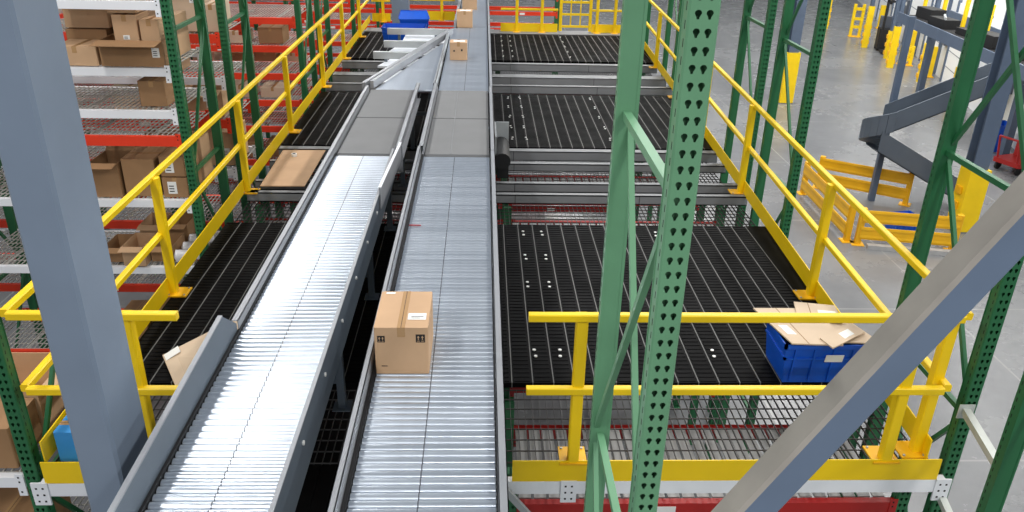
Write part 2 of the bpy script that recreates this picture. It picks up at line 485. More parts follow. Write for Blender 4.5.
def joist(y, w, h, label, zt=.0, mt='beam_grey'):
    x0, x1 = xl(y)+.03, xr(y)+.02
    mb = MB()
    mb.box(x0, x1, y, y+.012, zt-h, zt, mt); mb.box(x0, x1, y, y+w, zt-.012, zt, mt); mb.box(x0, x1, y, y+w, zt-h, zt-h+.012, mt)
    mb.box(x0, x1, y+w-.012, y+w, zt-h, zt, mt)
    for k in range(3):
        xx = x0 + (x1-x0)*(.28+.25*k); mb.box(xx-.003, xx+.003, y-.002, y, zt-h, zt, 'dark')
    tag(mb.obj('support_beam'), label, 'beam')
for y, w, h, l in ((8.70, .09, .11, 'grey cross beam, first one met in the near mesh strip'), (9.08, .09, .11, 'grey cross beam, second one met in the near mesh strip'),
                   (9.82, .10, .10, 'grey cross beam just before the middle black deck, lower of that pair'), (10.34, .14, .13, 'grey cross beam right under the front edge of the middle black deck'),
                   (14.10, .12, .14, 'grey cross beam, first one met in the far mesh strip'), (14.78, .28, .14, 'widest pale cross beam in the middle of the far mesh strip'),
                   (15.95, .16, .14, 'grey cross beam just before the farthest black deck')):
    joist(y, w, h, l, .012)
joist(19.45, .55, .2, 'wide grey edge beam under the far end guardrail', .004)
# front edge beam with its connector plates
t = thing('edge_beam', 'white front edge beam below the yellow toe board', 'beam', (0, 4.0, -.17))
MB().box(-2.72, -1.56, .0, .05, -.07, .03, 'white_beam').box(.15, 3.0, .0, .05, -.07, .03, 'white_beam').obj('beam', t)
for x in (-2.72, .56, 2.98):
    pb = MB().box(x-.05, x+.05, -.012, .0, -.13, .04, 'white_beam')
    for dx in (-.02, .02):
        for dz in (-.10, -.05, 0):
            pb.box(x+dx-.006, x+dx+.006, -.014, -.012, dz-.006, dz+.006, 'dark')
    pb.obj('connector_plate', t)

gap_fill = thing('deck_panel', 'added black planks that darken the gap between the two conveyors', 'deck', (-1.2, 4.2, -1.9))
for i in range(16): MB().box(-1.1+.152*i, -1.1+.145+.152*i, 0, 3.6, -.04, 0, 'deck').obj('plank', gap_fill)  # added planks standing in for the shade below the conveyor gap
# ------------------------------------------------------------------ guardrails
RH, MH = 1.07, .55
def guardrail(label, runs, posts, toe=True, name='guardrail', h=RH, mid=MH, pw=.068, toe_h=.16, inward=None, toe_z=0, ext=(0, 0), wide=()):
    t = thing(name, label, 'guardrail', (runs[0][0][0], runs[0][0][1], 0))
    inv = Matrix.Translation((-runs[0][0][0], -runs[0][0][1], 0))
    for p, q in runs:
        MB().bar((p[0],p[1],h-.021), (q[0],q[1],h-.021), .048, .048, 'yellow', r=.006).obj('top_rail', t)
        MB().bar((p[0],p[1],mid), (q[0],q[1],mid), .048, .048, 'yellow', r=.006).obj('mid_rail', t)
        if toe:
            MB().bar((p[0]+ext[0],p[1],toe_z+toe_h/2), (q[0]+ext[1],q[1],toe_z+toe_h/2), .008, toe_h, 'yellow').obj('toe_board', t)
    for x, y, ix, iy in posts:      # ix, iy: direction of the deck from the rail
        o = .028
        MB().rbox(x+ix*o-pw/2, x+ix*o+pw/2, y+iy*o-pw/2, y+iy*o+pw/2, .012, h-.02 if not wide else h, 'yellow', .006).obj('post', t)
        bp = MB().box(x+ix*.07-.085, x+ix*.07+.085, y+iy*.07-.085, y+iy*.07+.085, 0, .012, 'yellow2')
        for sx in (-1, 1):
            for sy in (-1, 1):
                bx, by = x+ix*.07+sx*.065, y+iy*.07+sy*.065
                bp.tube((bx,by,.012),(bx,by,.02),.009,'galv',6)
        bp.obj('base_plate', t)
    for ch in t.children: ch.matrix_parent_inverse = inv
    return t
RY0, RYE = 4.02, 19.75
yr = [4.12, 6.27, 8.88, 11.2, 13.5, 15.9, 18.2]
guardrail('long yellow guardrail along the right edge of the deck', [((xr(RY0), RY0), (xr(RYE), RYE))], [(xr(y), y, -1, 0) for y in yr])
yl = [4.42, 6.27, 8.76, 11.18, 13.9, 16.3, 18.75]
guardrail('long yellow guardrail along the left edge of the deck beside the racks', [((xl(RY0), RY0), (xl(20.9), 20.9))], [(xl(y), y, 1, 0) for y in yl])
# front rails: toe board runs below deck level over the mesh edge
guardrail('yellow front guardrail right of the conveyors, across the bottom of the deck', [((.27, 4.0), (2.80, 4.0))], [(.58, 4.0, 0, 1), (2.57, 4.0, 0, 1)], toe_z=-.135, ext=(-.07, .13))
guardrail('short yellow front guardrail on the left behind the blue grey column', [((-2.63, 4.0), (-1.70, 4.0))], [(-2.0, 4.0, 0, 1)], toe_z=-.135, ext=(-.05, 0))
# far end rails
guardrail('yellow end guardrail with posts at the far right end of the deck', [((.42, 19.78), (1.78, 19.78)), ((2.60, 19.78), (3.6, 19.78))], [(.80, 19.78, 0, -1), (1.40, 19.78, 0, -1), (2.72, 19.78, 0, -1), (3.15, 19.78, 0, -1)], h=1.07, mid=.52, toe_h=.2)
guardrail('small yellow end guardrail left of the far grey column', [((-2.78, 20.95), (-2.32, 20.95))], [(-2.5, 20.95, 0, -1)], mid=.5, toe_h=.2)
guardrail('yellow end guardrail between the far grey column and the conveyor', [((-1.88, 21.3), (-.72, 21.3))], [(-1.05, 21.3, 0, -1)], mid=.5, toe_h=.22)
g = thing('safety_gate', 'yellow safety gate with extra bars in the far end guardrail', 'gate', (1.82, 19.8, 0))
gm = MB()
for x in (.03, .74): gm.rbox(x-.035, x+.035, -.03, .03, .03, 1.25, 'yellow', .006)
gm.obj('gate_frame', g)
for z in (.14, .42, .7, 1.2): MB().box(.06, .71, -.015, .015, z-.025, z+.025, 'yellow').obj('bar', g)
for x in (.27, .5): MB().box(x-.015, x+.015, -.014, .014, .14, 1.2, 'yellow').obj('upright_bar', g)

# ------------------------------------------------------------------ columns and the big diagonal brace
mb = MB(); mb.rbox(-1.905, -1.715, 3.10, 3.44, FLOOR+.02, 4.4, 'steel_blue', .014)
t = thing('steel_column', 'large blue grey steel column rising at the left, nearest the camera', 'column', (-1.81, 3.27, FLOOR))
o = mb.obj('shaft', t); o.matrix_parent_inverse = Matrix.Translation((1.81, -3.27, -FLOOR))
o = MB().box(-2.0, -1.62, 3.0, 3.54, FLOOR, FLOOR+.02, 'steel_blue').obj('base_plate', t); o.matrix_parent_inverse = Matrix.Translation((1.81, -3.27, -FLOOR))
# diagonal tube in the plane y = 2.4
d = thing('diagonal_brace', 'large grey diagonal steel brace crossing the lower right corner', 'brace', (.3, 2.45, .35))
p0 = Vector((.915, 2.06, 1.45)); dv = Vector((.585, 0, .99)).normalized()
pa = p0 + dv*((FLOOR + .03 - 1.45)/dv.z); pb = p0 + dv*3.2
d.location = pa
o = MB().bar(pa, pb, .118, .118, 'steel_blue2', up=(-dv.z, 0, dv.x), r=.012)
k = o.mi('dust_coat')              # settled dust covers the faces that look up
for q in range(len(o.f)):
    cen = sum((Vector(o.v[t_]) for t_ in o.f[q]), Vector()) / len(o.f[q])
    o.m[q] = k if (cen - p0).dot(Vector((-dv.z, 0, dv.x))) > .05 else o.mi('steel_blue2')
o = o.obj('tube', d); o.matrix_parent_inverse = Matrix.Translation(-pa)
o = MB().box(pa.x-.2, pa.x+.2, pa.y-.12, pa.y+.12, FLOOR, FLOOR+.02, 'dusty').obj('foot_plate', d); o.matrix_parent_inverse = Matrix.Translation(-pa)
# grey column far left end
t = thing('steel_column', 'grey column at the far end beside the blue totes', 'column', (-2.08, 21.2, FLOOR))
MB().box(-.21, .21, -.2, .2, .02, 7.2, 'steel_blue').obj('shaft', t)
MB().box(-.3, .3, -.3, .3, 0, .02, 'steel_blue').obj('base_plate', t)

# ------------------------------------------------------------------ conveyors
PITCH, RR, ZC = .0512, .0242, .70
def roller_me(x0, x1, groove=None):
    prof = [(x0-.012, .008, 'dark'), (x0-.001, .008, 'dark'), (x0, .018, None), (x0+.003, RR, None)]
    if groove is not None:
        for g in groove:
            prof += [(g-.003, RR, 'groove'), (g-.002, RR-.002, 'groove'), (g+.002, RR-.002, 'groove'), (g+.003, RR, None)]
    prof += [(x1-.003, RR, None), (x1, .018, 'dark'), (x1+.001, .008, 'dark'), (x1+.012, .008, None)]
    return MB().lathe_x(prof, 'roller').mesh('roller')
def channel(x_web, out, y0, y1, zt, h=.2, fl=.045, m='rail', yref=0):
    """side channel: web at x_web, flanges towards out (+1 or -1)"""
    t = .005
    a, b = sorted((x_web, x_web + out*t)); c, d_ = sorted((x_web, x_web + out*fl))
    mb = MB().box(a, b, y0, y1, zt-h, zt, m).box(c, d_, y0, y1, zt-t, zt, m).box(c, d_, y0, y1, zt-h, zt-h+t, m)
    e, f = sorted((x_web+out*(fl-t), x_web+out*fl)); mb.box(e, f, y0, y1, zt-.02, zt, m)
    return mb
def legs(root, xa, xb, ys, zt=.52):
    for y in ys:
        for x in (xa, xb):
            MB().box(x-.025, x+.025, y-.025, y+.025, 0.012, zt, 'rail_dark').box(x-.06, x+.06, y-.06, y+.06, .004, .012, 'rail_dark').obj('leg', root)
        MB().box(xa, xb, y-.015, y+.015, .2, .25, 'rail_dark').obj('cross_tie', root)
def conveyor(name, label, y0, y1, xa, xb, groove, lrail, rrail, cat='conveyor', leg_ys=(), pitch=PITCH, bed=True):
    t = thing(name, label, cat, (0, 0, 0))
    me = roller_me(xa, xb, groove)
    n = int((y1-y0)/pitch)
    for i in range(min(n, 100)): link('roller', me, t, (0, y0 + pitch*(i+.5), ZC-RR))
    if n > 100:                       # the smallest, farthest rollers of a long run stay one part
        big = MB()
        for i in range(100, n):
            yy = y0 + pitch*(i+.5)
            for p in me.polygons:
                big.add([Vector(me.vertices[k].co) + Vector((0, yy, ZC-RR)) for k in p.vertices], [tuple(range(len(p.vertices)))], me.materials[p.material_index], True)
        o = big.obj('rear_rollers', t); o['kind'] = 'stuff'
    if lrail: lrail.obj('side_rail', t)
    if rrail: rrail.obj('side_rail', t)
    if bed: MB().box(xa, xb, y0+.01, y1-.01, .545, .56, 'black').obj('light_block_pan', t)  # added black sheet, blocks light from below so the gaps stay dark
    legs(t, xa+.03, xb-.03, leg_ys)
    return t
BY0, BY1 = 8.02, 10.84
Y0 = 2.25
# right conveyor
rc = conveyor('roller_conveyor', 'right roller conveyor carrying the large carton, running up the middle', Y0, BY0-.03, -.605, .075, [-.285],
         channel(-.632, -1, Y0, BY0, .80, .24, .034), channel(.083, 1, Y0, 6.0, .765, .22), leg_ys=(4.6, 6.2, 7.7))
channel(.083, 1, 6.0, BY0, .76, .22).obj('side_rail', rc)
MB().box(-.629, -.607, Y0, BY0, .655, .708, 'black').obj('wear_strip', rc)
MB().box(.077, .082, Y0, BY0, .70, .72, 'black').obj('wear_strip', rc)
MB().box(-.60, -.50, 6.13, 6.14, .705, .712, 'red').obj('sensor_beam_marker', rc)
# left conveyor
lc = conveyor('roller_conveyor', 'left roller conveyor with bright rollers and tall side guard', Y0, BY0-.03, -1.505, -.915, [-1.22],
         channel(-1.515, -1, 4.43, BY0, .775, .2), channel(-.903, -1, Y0, BY0, .60, .05, .03), leg_ys=(4.6, 6.2, 7.7))
MB().box(-.905, -.897, Y0, 7.9, .50, .795, 'rail_dark').box(-.915, -.893, Y0, 7.9, .795, .805, 'rail').obj('side_guard', lc)
bolts = MB()
for y in [2.7+.62*i for i in range(9)]: bolts.tube((-.897, y, .70), (-.889, y, .70), .013, 'screw', 8)
bolts.obj('bolts', lc)
gd = MB().prism([(-1.535, Y0, .60), (-1.535, 4.42, .60), (-1.535, 4.42, .76), (-1.535, 4.2, .93), (-1.535, Y0, .86)], (.012, 0, 0), 'rail_dark')
gd.prism([(-1.55, Y0, .86), (-1.55, 4.2, .93), (-1.55, 4.2, .94), (-1.55, Y0, .87)], (.027, 0, 0), 'rail')
gd.obj('side_guard', lc)
MB().box(-1.522, -1.508, Y0, BY0, .69, .715, 'black').obj('wear_strip', lc)
# funnel guide plates where the belts feed in
def guide(x, y0, y1, dx, label, parent, z0=.66, z1=.86):
    MB().prism([(x, y0, z0), (x+dx, y1, z0), (x+dx, y1, z1-.02), (x, y0, z1)], (.01, 0, 0), 'rail').prism([(x-.008, y0, z1), (x+dx-.008, y1, z1-.02), (x+dx+.018, y1, z1-.02), (x+.018, y0, z1)], (0,0,.006), 'white_tray').obj(label, parent)
guide(-.892, 6.6, 7.98, .05, 'guide_plate', lc, z1=.86)
MB().box(-.895, -.82, 7.99, 8.005, .52, .80, 'rail').obj('guide_end', lc)
# belt conveyors
def belt_conveyor(label, xa, xb, railL, railR, seams):
    t = thing('belt_conveyor', label, 'conveyor', (0,0,0))
    for ya, yb in seams:
        me = MB()
        pr = [(ya, .66), (ya-.012, .68), (ya, ZC+.004), (yb, ZC+.004), (yb+.012, .68), (yb, .66)]
        me.prism([Vector((xa, y, z)) for y, z in pr], (xb-xa, 0, 0), 'belt')
        me.obj('belt', t)
    railL.obj('side_rail', t); railR.obj('side_rail', t)
    MB().box(xa+.01, xb-.01, BY0+.02, BY1-.02, .56, .65, 'black').obj('slider_bed', t)
    legs(t, xa+.03, xb-.03, (9.0, 10.4))
    return t
seams = [(BY0+.02, 9.40), (9.44, BY1-.02)]
lb = belt_conveyor('left grey belt conveyor feeding the left roller conveyor', -1.50, -.90, channel(-1.515, -1, BY0, 10.75, .775, .2), channel(-.89, 1, BY0, BY1, .80, .22, .05), seams)
rb = belt_conveyor('right grey belt conveyor feeding the right roller conveyor', -.595, .07, channel(-.605, -1, BY0, BY1, .80, .22, .05), channel(.083, 1, BY0, BY1, .765, .22), seams)
for x in (-.33,): MB().box(x-.004, x+.004, BY0+.05, BY1-.05, ZC+.004, ZC+.006, 'beam_grey').obj('belt_lacing', rb)
# far trunk conveyors
def far_trunk(y0, y1, label, xa0):
    t = conveyor('roller_conveyor', label, y0, y1, xa0, .08, [-.25], None, channel(.09, 1, y0, y1, .765, .22), leg_ys=(y0+.6, y1-.6))
    return t
f1 = far_trunk(BY1+.02, 15.9, 'middle stretch of the right roller conveyor carrying the smaller carton behind the belts', -.60)
f2 = far_trunk(15.94, 21.6, 'farthest stretch of the roller conveyor beyond the merge', -.50)
MB().box(-.56, -.514, 15.94, 21.6, .56, .80, 'rail').obj('side_rail', f2)
# merge spur: rollers shorten towards the diagonal rail
sp = thing('merge_conveyor', 'wedge shaped merge conveyor whose diagonal rail joins the left line to the right', 'conveyor', (0,0,0))
def xd(y): return -1.53 + (y-10.75)*(1.0/4.55)     # diagonal rail line
y = BY1 + .06; cnt = 0
while y < 14.6:
    a = xd(y) + .05
    if -.66 - a > .06: link('roller', roller_me(a, -.675), sp, (0, y, ZC-RR))
    y += PITCH*1.05
for off, z in ((0, .80), (-.11, .78)):
    MB().bar((xd(10.9)+off, 10.9, z-.05), (xd(15.2)+off*.6-.02, 15.2, z-.05), .05, .1, 'rail').obj('diagonal_rail', sp)
MB().bar((-.66, BY1+.03, .74), (-.64, 15.0, .74), .018, .1, 'rail').bar((-.635, BY1+.03, .73), (-.622, 15.0, .73), .012, .1, 'galv').obj('centre_rail', sp)
legs(sp, -1.3, -.75, (11.4, 13.0))
# straight frame left of the merge with white trays
fr = thing('conveyor_frame', 'bare conveyor frame with white trays and grey cross tubes left of the merge', 'conveyor frame', (0,0,0))
for ya, yb in ((12.0, 12.85), (13.15, 13.75), (14.1, 14.9), (15.2, 16.4)):
    xa = max(xd(ya)-.95, -1.70); xb = xd(ya) - .15
    MB().prism([(xa, ya, .50), (xb, ya, .50), (min(xb+.2, -.62), yb, .50), (max(xa, -1.55), yb, .50)], (0,0,.03), 'white_tray').obj('tray', fr)
for yy, xa, xb in ((13.5, -1.80, -1.08), (14.5, -1.74, -.84), (15.8, -1.82, -.66)):
    MB().box(xa, xb, yy-.045, yy+.045, .58, .69, 'galv').obj('cross_tube', fr)
for x, yy in ((-1.6, 13.5), (-1.6, 15.8), (-1.02, 13.7), (-.9, 15.8)):
    MB().box(x-.025, x+.025, yy-.025, yy+.025, .004, .58, 'rail_dark').obj('leg', fr)
# drive motor housing right of the belts
mo = thing('drive_housing', 'grey plate and dark drive housing on the deck right of the belt conveyor', 'motor', (.26, 9.5, 0))
MB().box(-.1, .075, .45, .47, .1, .52, 'galv').box(-.11, -.09, -.2, .47, .28, .52, 'galv').obj('mounting_plate', mo)
MB().tube((-.02, -.28, .24), (-.02, .42, .24), .10, 'black', 16).obj('motor_body', mo)
MB().box(-.08, .06, -.2, .3, 0, .16, 'black').obj('base', mo)

# ------------------------------------------------------------------ cartons
def carton(label, loc, size, rz=0, m='card', group=None, tape='y', sticker=None, open_=0, flaps='', cat='box', name='cardboard_box', base=(0,0), icons=False, tilt=None):
    w, d_, h = size
    t = thing(name, label, cat, loc, rz, group)
    if tilt: t.rotation_euler.x, t.rotation_euler.y = tilt
    if not open_:
        b = MB()
        b.rbox(-w/2, w/2, -d_/2, d_/2, 0, h, m, min(.006, w*.03))
        b.obj('body', t)
        if tape == 'y':
            tp = MB().box(-.022, .022, -d_/2-.001, d_/2+.001, h, h+.0012, 'tape').box(-.022, .022, -d_/2-.0015, -d_/2, h-.06, h+.0012, 'tape')
            tp.box(-.0015, .0015, -d_/2, d_/2, h+.0012, h+.0016, 'ink'); tp.obj('tape', t)
        elif tape == 'x':
            tp = MB().box(-w/2-.001, w/2+.001, -.022, .022, h, h+.0012, 'tape').box(-w/2, w/2, -.0015, .0015, h+.0012, h+.0016, 'ink'); tp.obj('tape', t)
    else:
        b = MB(); k = .006
        b.box(-w/2, w/2, -d_/2, d_/2, 0, k, m)
        b.box(-w/2, w/2, -d_/2, -d_/2+k, k, h, m).box(-w/2, w/2, d_/2-k, d_/2, k, h, m)
        b.box(-w/2, -w/2+k, -d_/2+k, d_/2-k, k, h, m).box(w/2-k, w/2, -d_/2+k, d_/2-k, k, h, m)
        b.obj('body', t)
        fl = min(w, d_)*.46
        for c in flaps:
            a = random.uniform(.1, .5) if open_ == 1 else -.35
            ca, sa = math.cos(a)*fl, math.sin(a)*fl
            if c == 'f': P = [(-w/2, -d_/2, h), (w/2, -d_/2, h), (w/2, -d_/2-ca, h-sa*.5), (-w/2, -d_/2-ca, h-sa*.5)]
            if c == 'b': P = [(-w/2, d_/2, h), (w/2, d_/2, h), (w/2, d_/2+ca*.6, h+sa), (-w/2, d_/2+ca*.6, h+sa)]
            if c == 'l': P = [(-w/2, -d_/2, h), (-w/2, d_/2, h), (-w/2-ca, d_/2, h-sa), (-w/2-ca, -d_/2, h-sa)]
            if c == 'r': P = [(w/2, -d_/2, h), (w/2, d_/2, h), (w/2+ca, d_/2, h+sa*.4), (w/2+ca, -d_/2, h+sa*.4)]
            MB().prism(P, (0, 0, .005), m).obj('flap', t)
    if sticker:
        sx, sz, sw, sh = sticker
        s = MB().box(w*sx-sw/2, w*sx+sw/2, -d_/2-.002, -d_/2, h*sz-sh/2, h*sz+sh/2, 'paper')
        for k in range(3):
            s.box(w*sx-sw*.36, w*sx+sw*.2, -d_/2-.003, -d_/2-.002, h*sz-sh*.34+sh*.22*k, h*sz-sh*.26+sh*.22*k, 'ink')
        s.obj('sticker', t)
    return t

# carton on the near conveyor
c1 = carton('large sealed cardboard box riding on the right roller conveyor', (-.452, 4.17, ZC), (.305, .44, .305), .0, 'card', 'cartons on the conveyor')
s = MB().box(.03, .135, -.13, -.055, .3062, .3075, 'paper'); s.box(.05, .12, -.10, -.094, .3075, .308, 'ink').box(.05, .10, -.115, -.111, .3075, .308, 'ink')
s.obj('shipping_label', c1)
s = MB().box(-.125, -.07, .185, .205, .3062, .3075, 'paper'); s.obj('small_label', c1)
for x0, sz in ((-.135, .042), (.082, .052)):
    ic = MB().box(x0, x0+sz, -.2215, -.22, .21, .21+sz, 'ink')
    for k in range(2):     # a pair of pale handling pictograms: arrow stem, head, base line
        cx = x0 + sz*(.28+.44*k); z = .21
        ic.box(cx-sz*.04, cx+sz*.04, -.2222, -.2215, z+sz*.32, z+sz*.62, 'card')
        ic.prism([(cx-sz*.14, -.2222, z+sz*.6), (cx+sz*.14, -.2222, z+sz*.6), (cx, -.2222, z+sz*.85)], (0,.0007,0), 'card')
        ic.box(cx-sz*.14, cx+sz*.14, -.2222, -.2215, z+sz*.14, z+sz*.2, 'card')
    ic.obj('handling_mark', c1)
MB().box(-.118, -.085, -.2212, -.22, .05, .055, 'ink').obj('print_line', c1)
c2 = carton('small sealed cardboard box on the conveyor just behind the belts', (-.385, 13.0, ZC), (.27, .27, .27), 0, 'card', 'cartons on the conveyor')
MB().box(-.08, .10, -.06, .06, .2715, .273, 'paper').obj('shipping_label', c2)
MB().box(-.08, -.055, -.137, -.135, .13, .155, 'ink').box(.04, .065, -.137, -.135, .14, .17, 'ink').obj('handling_mark', c2)
c3 = carton('cardboard box on the conveyor, second one from the far end', (-.355, 16.1, ZC), (.30, .32, .30), 0, 'card', 'cartons on the conveyor')
MB().box(-.09, .11, -.1, .05, .3015, .303, 'paper').obj('shipping_label', c3)
c4 = carton('farthest cardboard box on the conveyor at the top edge', (-.30, 18.5, ZC), (.32, .36, .30), 0, 'card', 'cartons on the conveyor')
MB().box(-.09, .11, -.1, .05, .3015, .303, 'paper').obj('shipping_label', c4)

# ------------------------------------------------------------------ totes
def tote(label, loc, size, rz=0, rim=True, group=None):
    w, d_, h = size
    t = thing('tote', label, 'tote', loc, rz, group)
    mb = MB(); tp = .035
    def ring(x, y, z): return [(-x,-y,z),(x,-y,z),(x,y,z),(-x,y,z)]
    r = [ring(w/2-tp, d_/2-tp, 0), ring(w/2, d_/2, h), ring(w/2-.012, d_/2-.012, h), ring(w/2-tp-.012, d_/2-tp-.012, .012)]
    vs = [v for q in r for v in q]; fs = [(3,2,1,0)]
    for k in range(3):
        for i in range(4): fs.append((k*4+i, k*4+(i+1) % 4, k*4+4+(i+1) % 4, k*4+4+i))
    fs.append((12,13,14,15)); mb.add(vs, fs, 'blue'); mb.obj('body', t)
    rm = MB()
    for z, hh in ((h-.035, .035), (h*.62, .014)):
        o = .012
        f = z/h*tp - tp
        x, y = w/2+f+o, d_/2+f+o
        rm.box(-x, x, -y, -y+o+.008, z, z+hh, 'blue').box(-x, x, y-o-.008, y, z, z+hh, 'blue')
        rm.box(-x, -x+o+.008, -y, y, z, z+hh, 'blue').box(x-o-.008, x, -y, y, z, z+hh, 'blue')
    for x in (-w*.36, -w*.12, w*.12, w*.36):
        rm.prism([(x-.008, -d_/2+tp-.02, .02), (x+.008, -d_/2+tp-.02, .02), (x+.008, -d_/2-.008, h-.03), (x-.008, -d_/2-.008, h-.03)], (0, .02, 0), 'blue')
    rm.obj('rim_and_ribs', t)
    return t
tt = tote('blue plastic tote with a white label on the deck under flattened cardboard', (2.46, 5.08, .006), (.58, .44, .34), .0)
lb_ = MB().prism([(.01, -.215, .195), (.14, -.215, .195), (.14, -.229, .26), (.01, -.229, .26)], (0, -.004, 0), 'paper')
lb_.prism([(.06, -.2225, .222), (.10, -.2225, .222), (.10, -.2249, .232), (.06, -.2249, .232)], (0, -.002, 0), 'ink'); lb_.obj('label_plate', tt)
def flat_card(label, pts, z, th=.01, m='card_pale', z2=None, fold=True, cat='cardboard', group=None, name='flattened_cardboard', mark=None):
    mb = MB()
    zs = z if isinstance(z, (list, tuple)) else [z]*len(pts)
    P = [Vector((p[0], p[1], q)) for p, q in zip(pts, zs)]
    mb.prism(P, (0,0,th), m)
    if fold and len(P) == 4:
        a, b = (P[0]*2+P[1])/3, (P[3]*2+P[2])/3
        mb.bar(a+Vector((0,0,th)), b+Vector((0,0,th)), .006, .002, 'card_dark')
    if mark is not None:
        a, u, v = P[0], (P[1]-P[0]), (P[3]-P[0])
        q = [a+u*mark[0]+v*mark[1], a+u*mark[2]+v*mark[1], a+u*mark[2]+v*mark[3], a+u*mark[0]+v*mark[3]]
        mb.prism([k+Vector((0,0,th)) for k in q], (0,0,.0015), 'paper')
    return tag(mb.obj(name), label, cat, group)
G = 'flattened cartons on the blue tote'
flat_card('lowest flattened cardboard sheet on the blue tote, sticking out to the right', [(2.35, 4.90), (2.86, 4.86), (2.72, 5.30), (2.38, 5.32)], .349, group=G)
flat_card('large flattened cardboard sheet on the blue tote overhanging its left corner', [(2.20, 4.84), (2.56, 4.82), (2.60, 5.36), (2.08, 5.36)], .360, group=G, mark=(.12, .25, .3, .5))
flat_card('narrow flattened cardboard strip lying slanted on top of the blue tote', [(2.46, 4.76), (2.78, 4.98), (2.74, 5.10), (2.42, 4.90)], .372, group=G, fold=False, mark=(.45, .2, .75, .7))
flat_card('pale flattened cardboard flap at the back of the pile on the blue tote', [(2.36, 5.18), (2.68, 5.12), (2.72, 5.38), (2.42, 5.44)], .374, group=G, mark=(.5, .35, .9, .6))
flat_card('flat brown cardboard sheet lying on the left deck beside the belts', [(-2.56, 8.85), (-2.05, 8.86), (-2.05, 10.22), (-2.60, 10.2)], .03, m='card', fold=False)
t = MB().tube((-2.40, 9.95, .04), (-2.40, 9.95, .075), .035, 'paper', 10).tube((-2.40, 9.95, .075), (-2.40, 9.95, .077), .02, 'dark', 10).obj('tape_roll')
tag(t, 'small white roll lying on the flat cardboard sheet', 'tape roll')
flat_card('cardboard piece with white corner leaning against the left conveyor guard', [(-2.10, 4.74), (-1.74, 4.86), (-1.80, 5.36), (-2.36, 5.18)], [.01, .22, .28, .04], m='card_pale', th=.012, fold=False, mark=(.02, .82, .3, .98))
BT = 'blue totes at the far left end'
tote('larger blue tote on the far deck beside the conveyor frame', (-1.75, 18.5, .006), (.95, .6, .30), 0, group=BT)
tote2 = tote('second blue tote standing behind the larger one at the far left end', (-1.60, 19.3, .006), (.66, .5, .36), 0.1, group=BT)
lid = MB().prism([(-.36, -.25, 0), (.36, -.25, 0), (.30, .0, .16), (-.30, .0, .16)], (0, .02, .0), 'blue').prism([(-.36, .25, 0), (.36, .25, 0), (.30, .0, .16), (-.30, .0, .16)], (0, -.02, 0), 'blue')
lid.prism([(-.36, -.25, 0), (-.36, .25, 0), (-.30, 0, .16)], (.01, 0, 0), 'blue').prism([(.35, -.25, 0), (.35, .25, 0), (.29, 0, .16)], (.01, 0, 0), 'blue')
lid.obj('lid', tote2, (0, 0, .36))

# ------------------------------------------------------------------ cartons on the left racks
def on(label, x0, x1, y0, y1, z, h, **kw):
    return carton(label, ((x0+x1)/2, (y0+y1)/2, z+.012), (x1-x0, y1-y0, h), **kw)
G1 = 'cartons on the first left rack'
K = dict(group=G1)
# top shelf (z 2.20)
on('plain carton on the top shelf of the first rack, beside the blue grey column', -4.10, -3.74, 8.05, 8.5, 2.21, .42, m='card', **K)
on('small squat carton on the top shelf, middle of three', -3.70, -3.52, 8.02, 8.3, 2.21, .16, m='card', sticker=(.1,.6,.05,.04), **K)
on('carton on the top shelf nearest the perforated post', -3.50, -3.20, 8.1, 8.5, 2.21, .30, m='card', **K)
on('carton behind the squat one on the top shelf', -3.74, -3.40, 8.52, 8.85, 2.21, .35, m='card_dark', **K)
# second shelf (z 1.58)
on('long open carton at the front of the second shelf holding other cartons', -3.66, -3.06, 7.92, 8.36, 1.58, .24, m='card_dark', open_=1, flaps='f', sticker=(.38,.55,.07,.09), **K)
on('flat plain carton at the front of the second shelf beside the column', -4.10, -3.69, 7.92, 8.3, 1.58, .18, m='card', **K)
on('brown carton behind the flat one on the second shelf, bottom of its stack', -4.15, -3.75, 8.34, 8.76, 1.58, .27, m='card_dark', tape='x', **K)
on('carton on top of the brown one beside the column', -4.15, -3.72, 8.36, 8.78, 1.862, .22, m='card', tape='x', **K)
on('upright carton standing in the middle of the second shelf with its side folded', -3.70, -3.50, 8.42, 8.82, 1.58, .40, m='card_dark', **K)
on('carton standing inside the long open carton, left one', -3.52, -3.29, 7.98, 8.30, 1.59, .46, m='card', sticker=(.0,.55,.06,.04), **K)
on('carton standing inside the long open carton, right one', -3.27, -3.09, 7.98, 8.30, 1.59, .42, m='card', **K)
on('carton balanced over the left one in the long open carton', -3.56, -3.28, 8.0, 8.29, 2.066, .20-.1, m='card', **K)
on('large carton at the back of the second shelf near the perforated post', -3.44, -3.10, 8.42, 8.80, 1.58, .40, m='card', **K)
# small carton hanging low: shelf behind
on('small dark carton alone on the wire shelf under the second white beam', -3.40, -3.14, 8.02, 8.34, 1.165, .25, m='card_dark', **K)
# third shelf (.22): cartons behind the red beam
on('open carton with a white flap on the third shelf beside the column', -4.02, -3.72, 7.95, 8.4, .22, .36, m='card_dark', open_=1, flaps='fb', **K)
on('big carton leaning on the third shelf next to the open one', -3.69, -3.36, 7.98, 8.42, .22, .40, m='card_dark', tape='x', **K)
on('carton with a white label on the third shelf, lower of two', -3.30, -3.04, 7.96, 8.4, .22, .21, m='card_dark', sticker=(-.12,.5,.09,.13), **K)
on('carton with a white label on the third shelf, upper of two', -3.30, -3.05, 7.97, 8.4, .445, .21, m='card_dark', sticker=(-.12,.5,.09,.13), **K)
on('carton at the back of the third shelf behind the labelled pair', -3.33, -3.05, 8.52, 8.82, .22, .46, m='card', **K)
on('carton at the back of the third shelf behind the open one', -4.05, -3.62, 8.45, 8.85, .22, .30, m='card', **K)
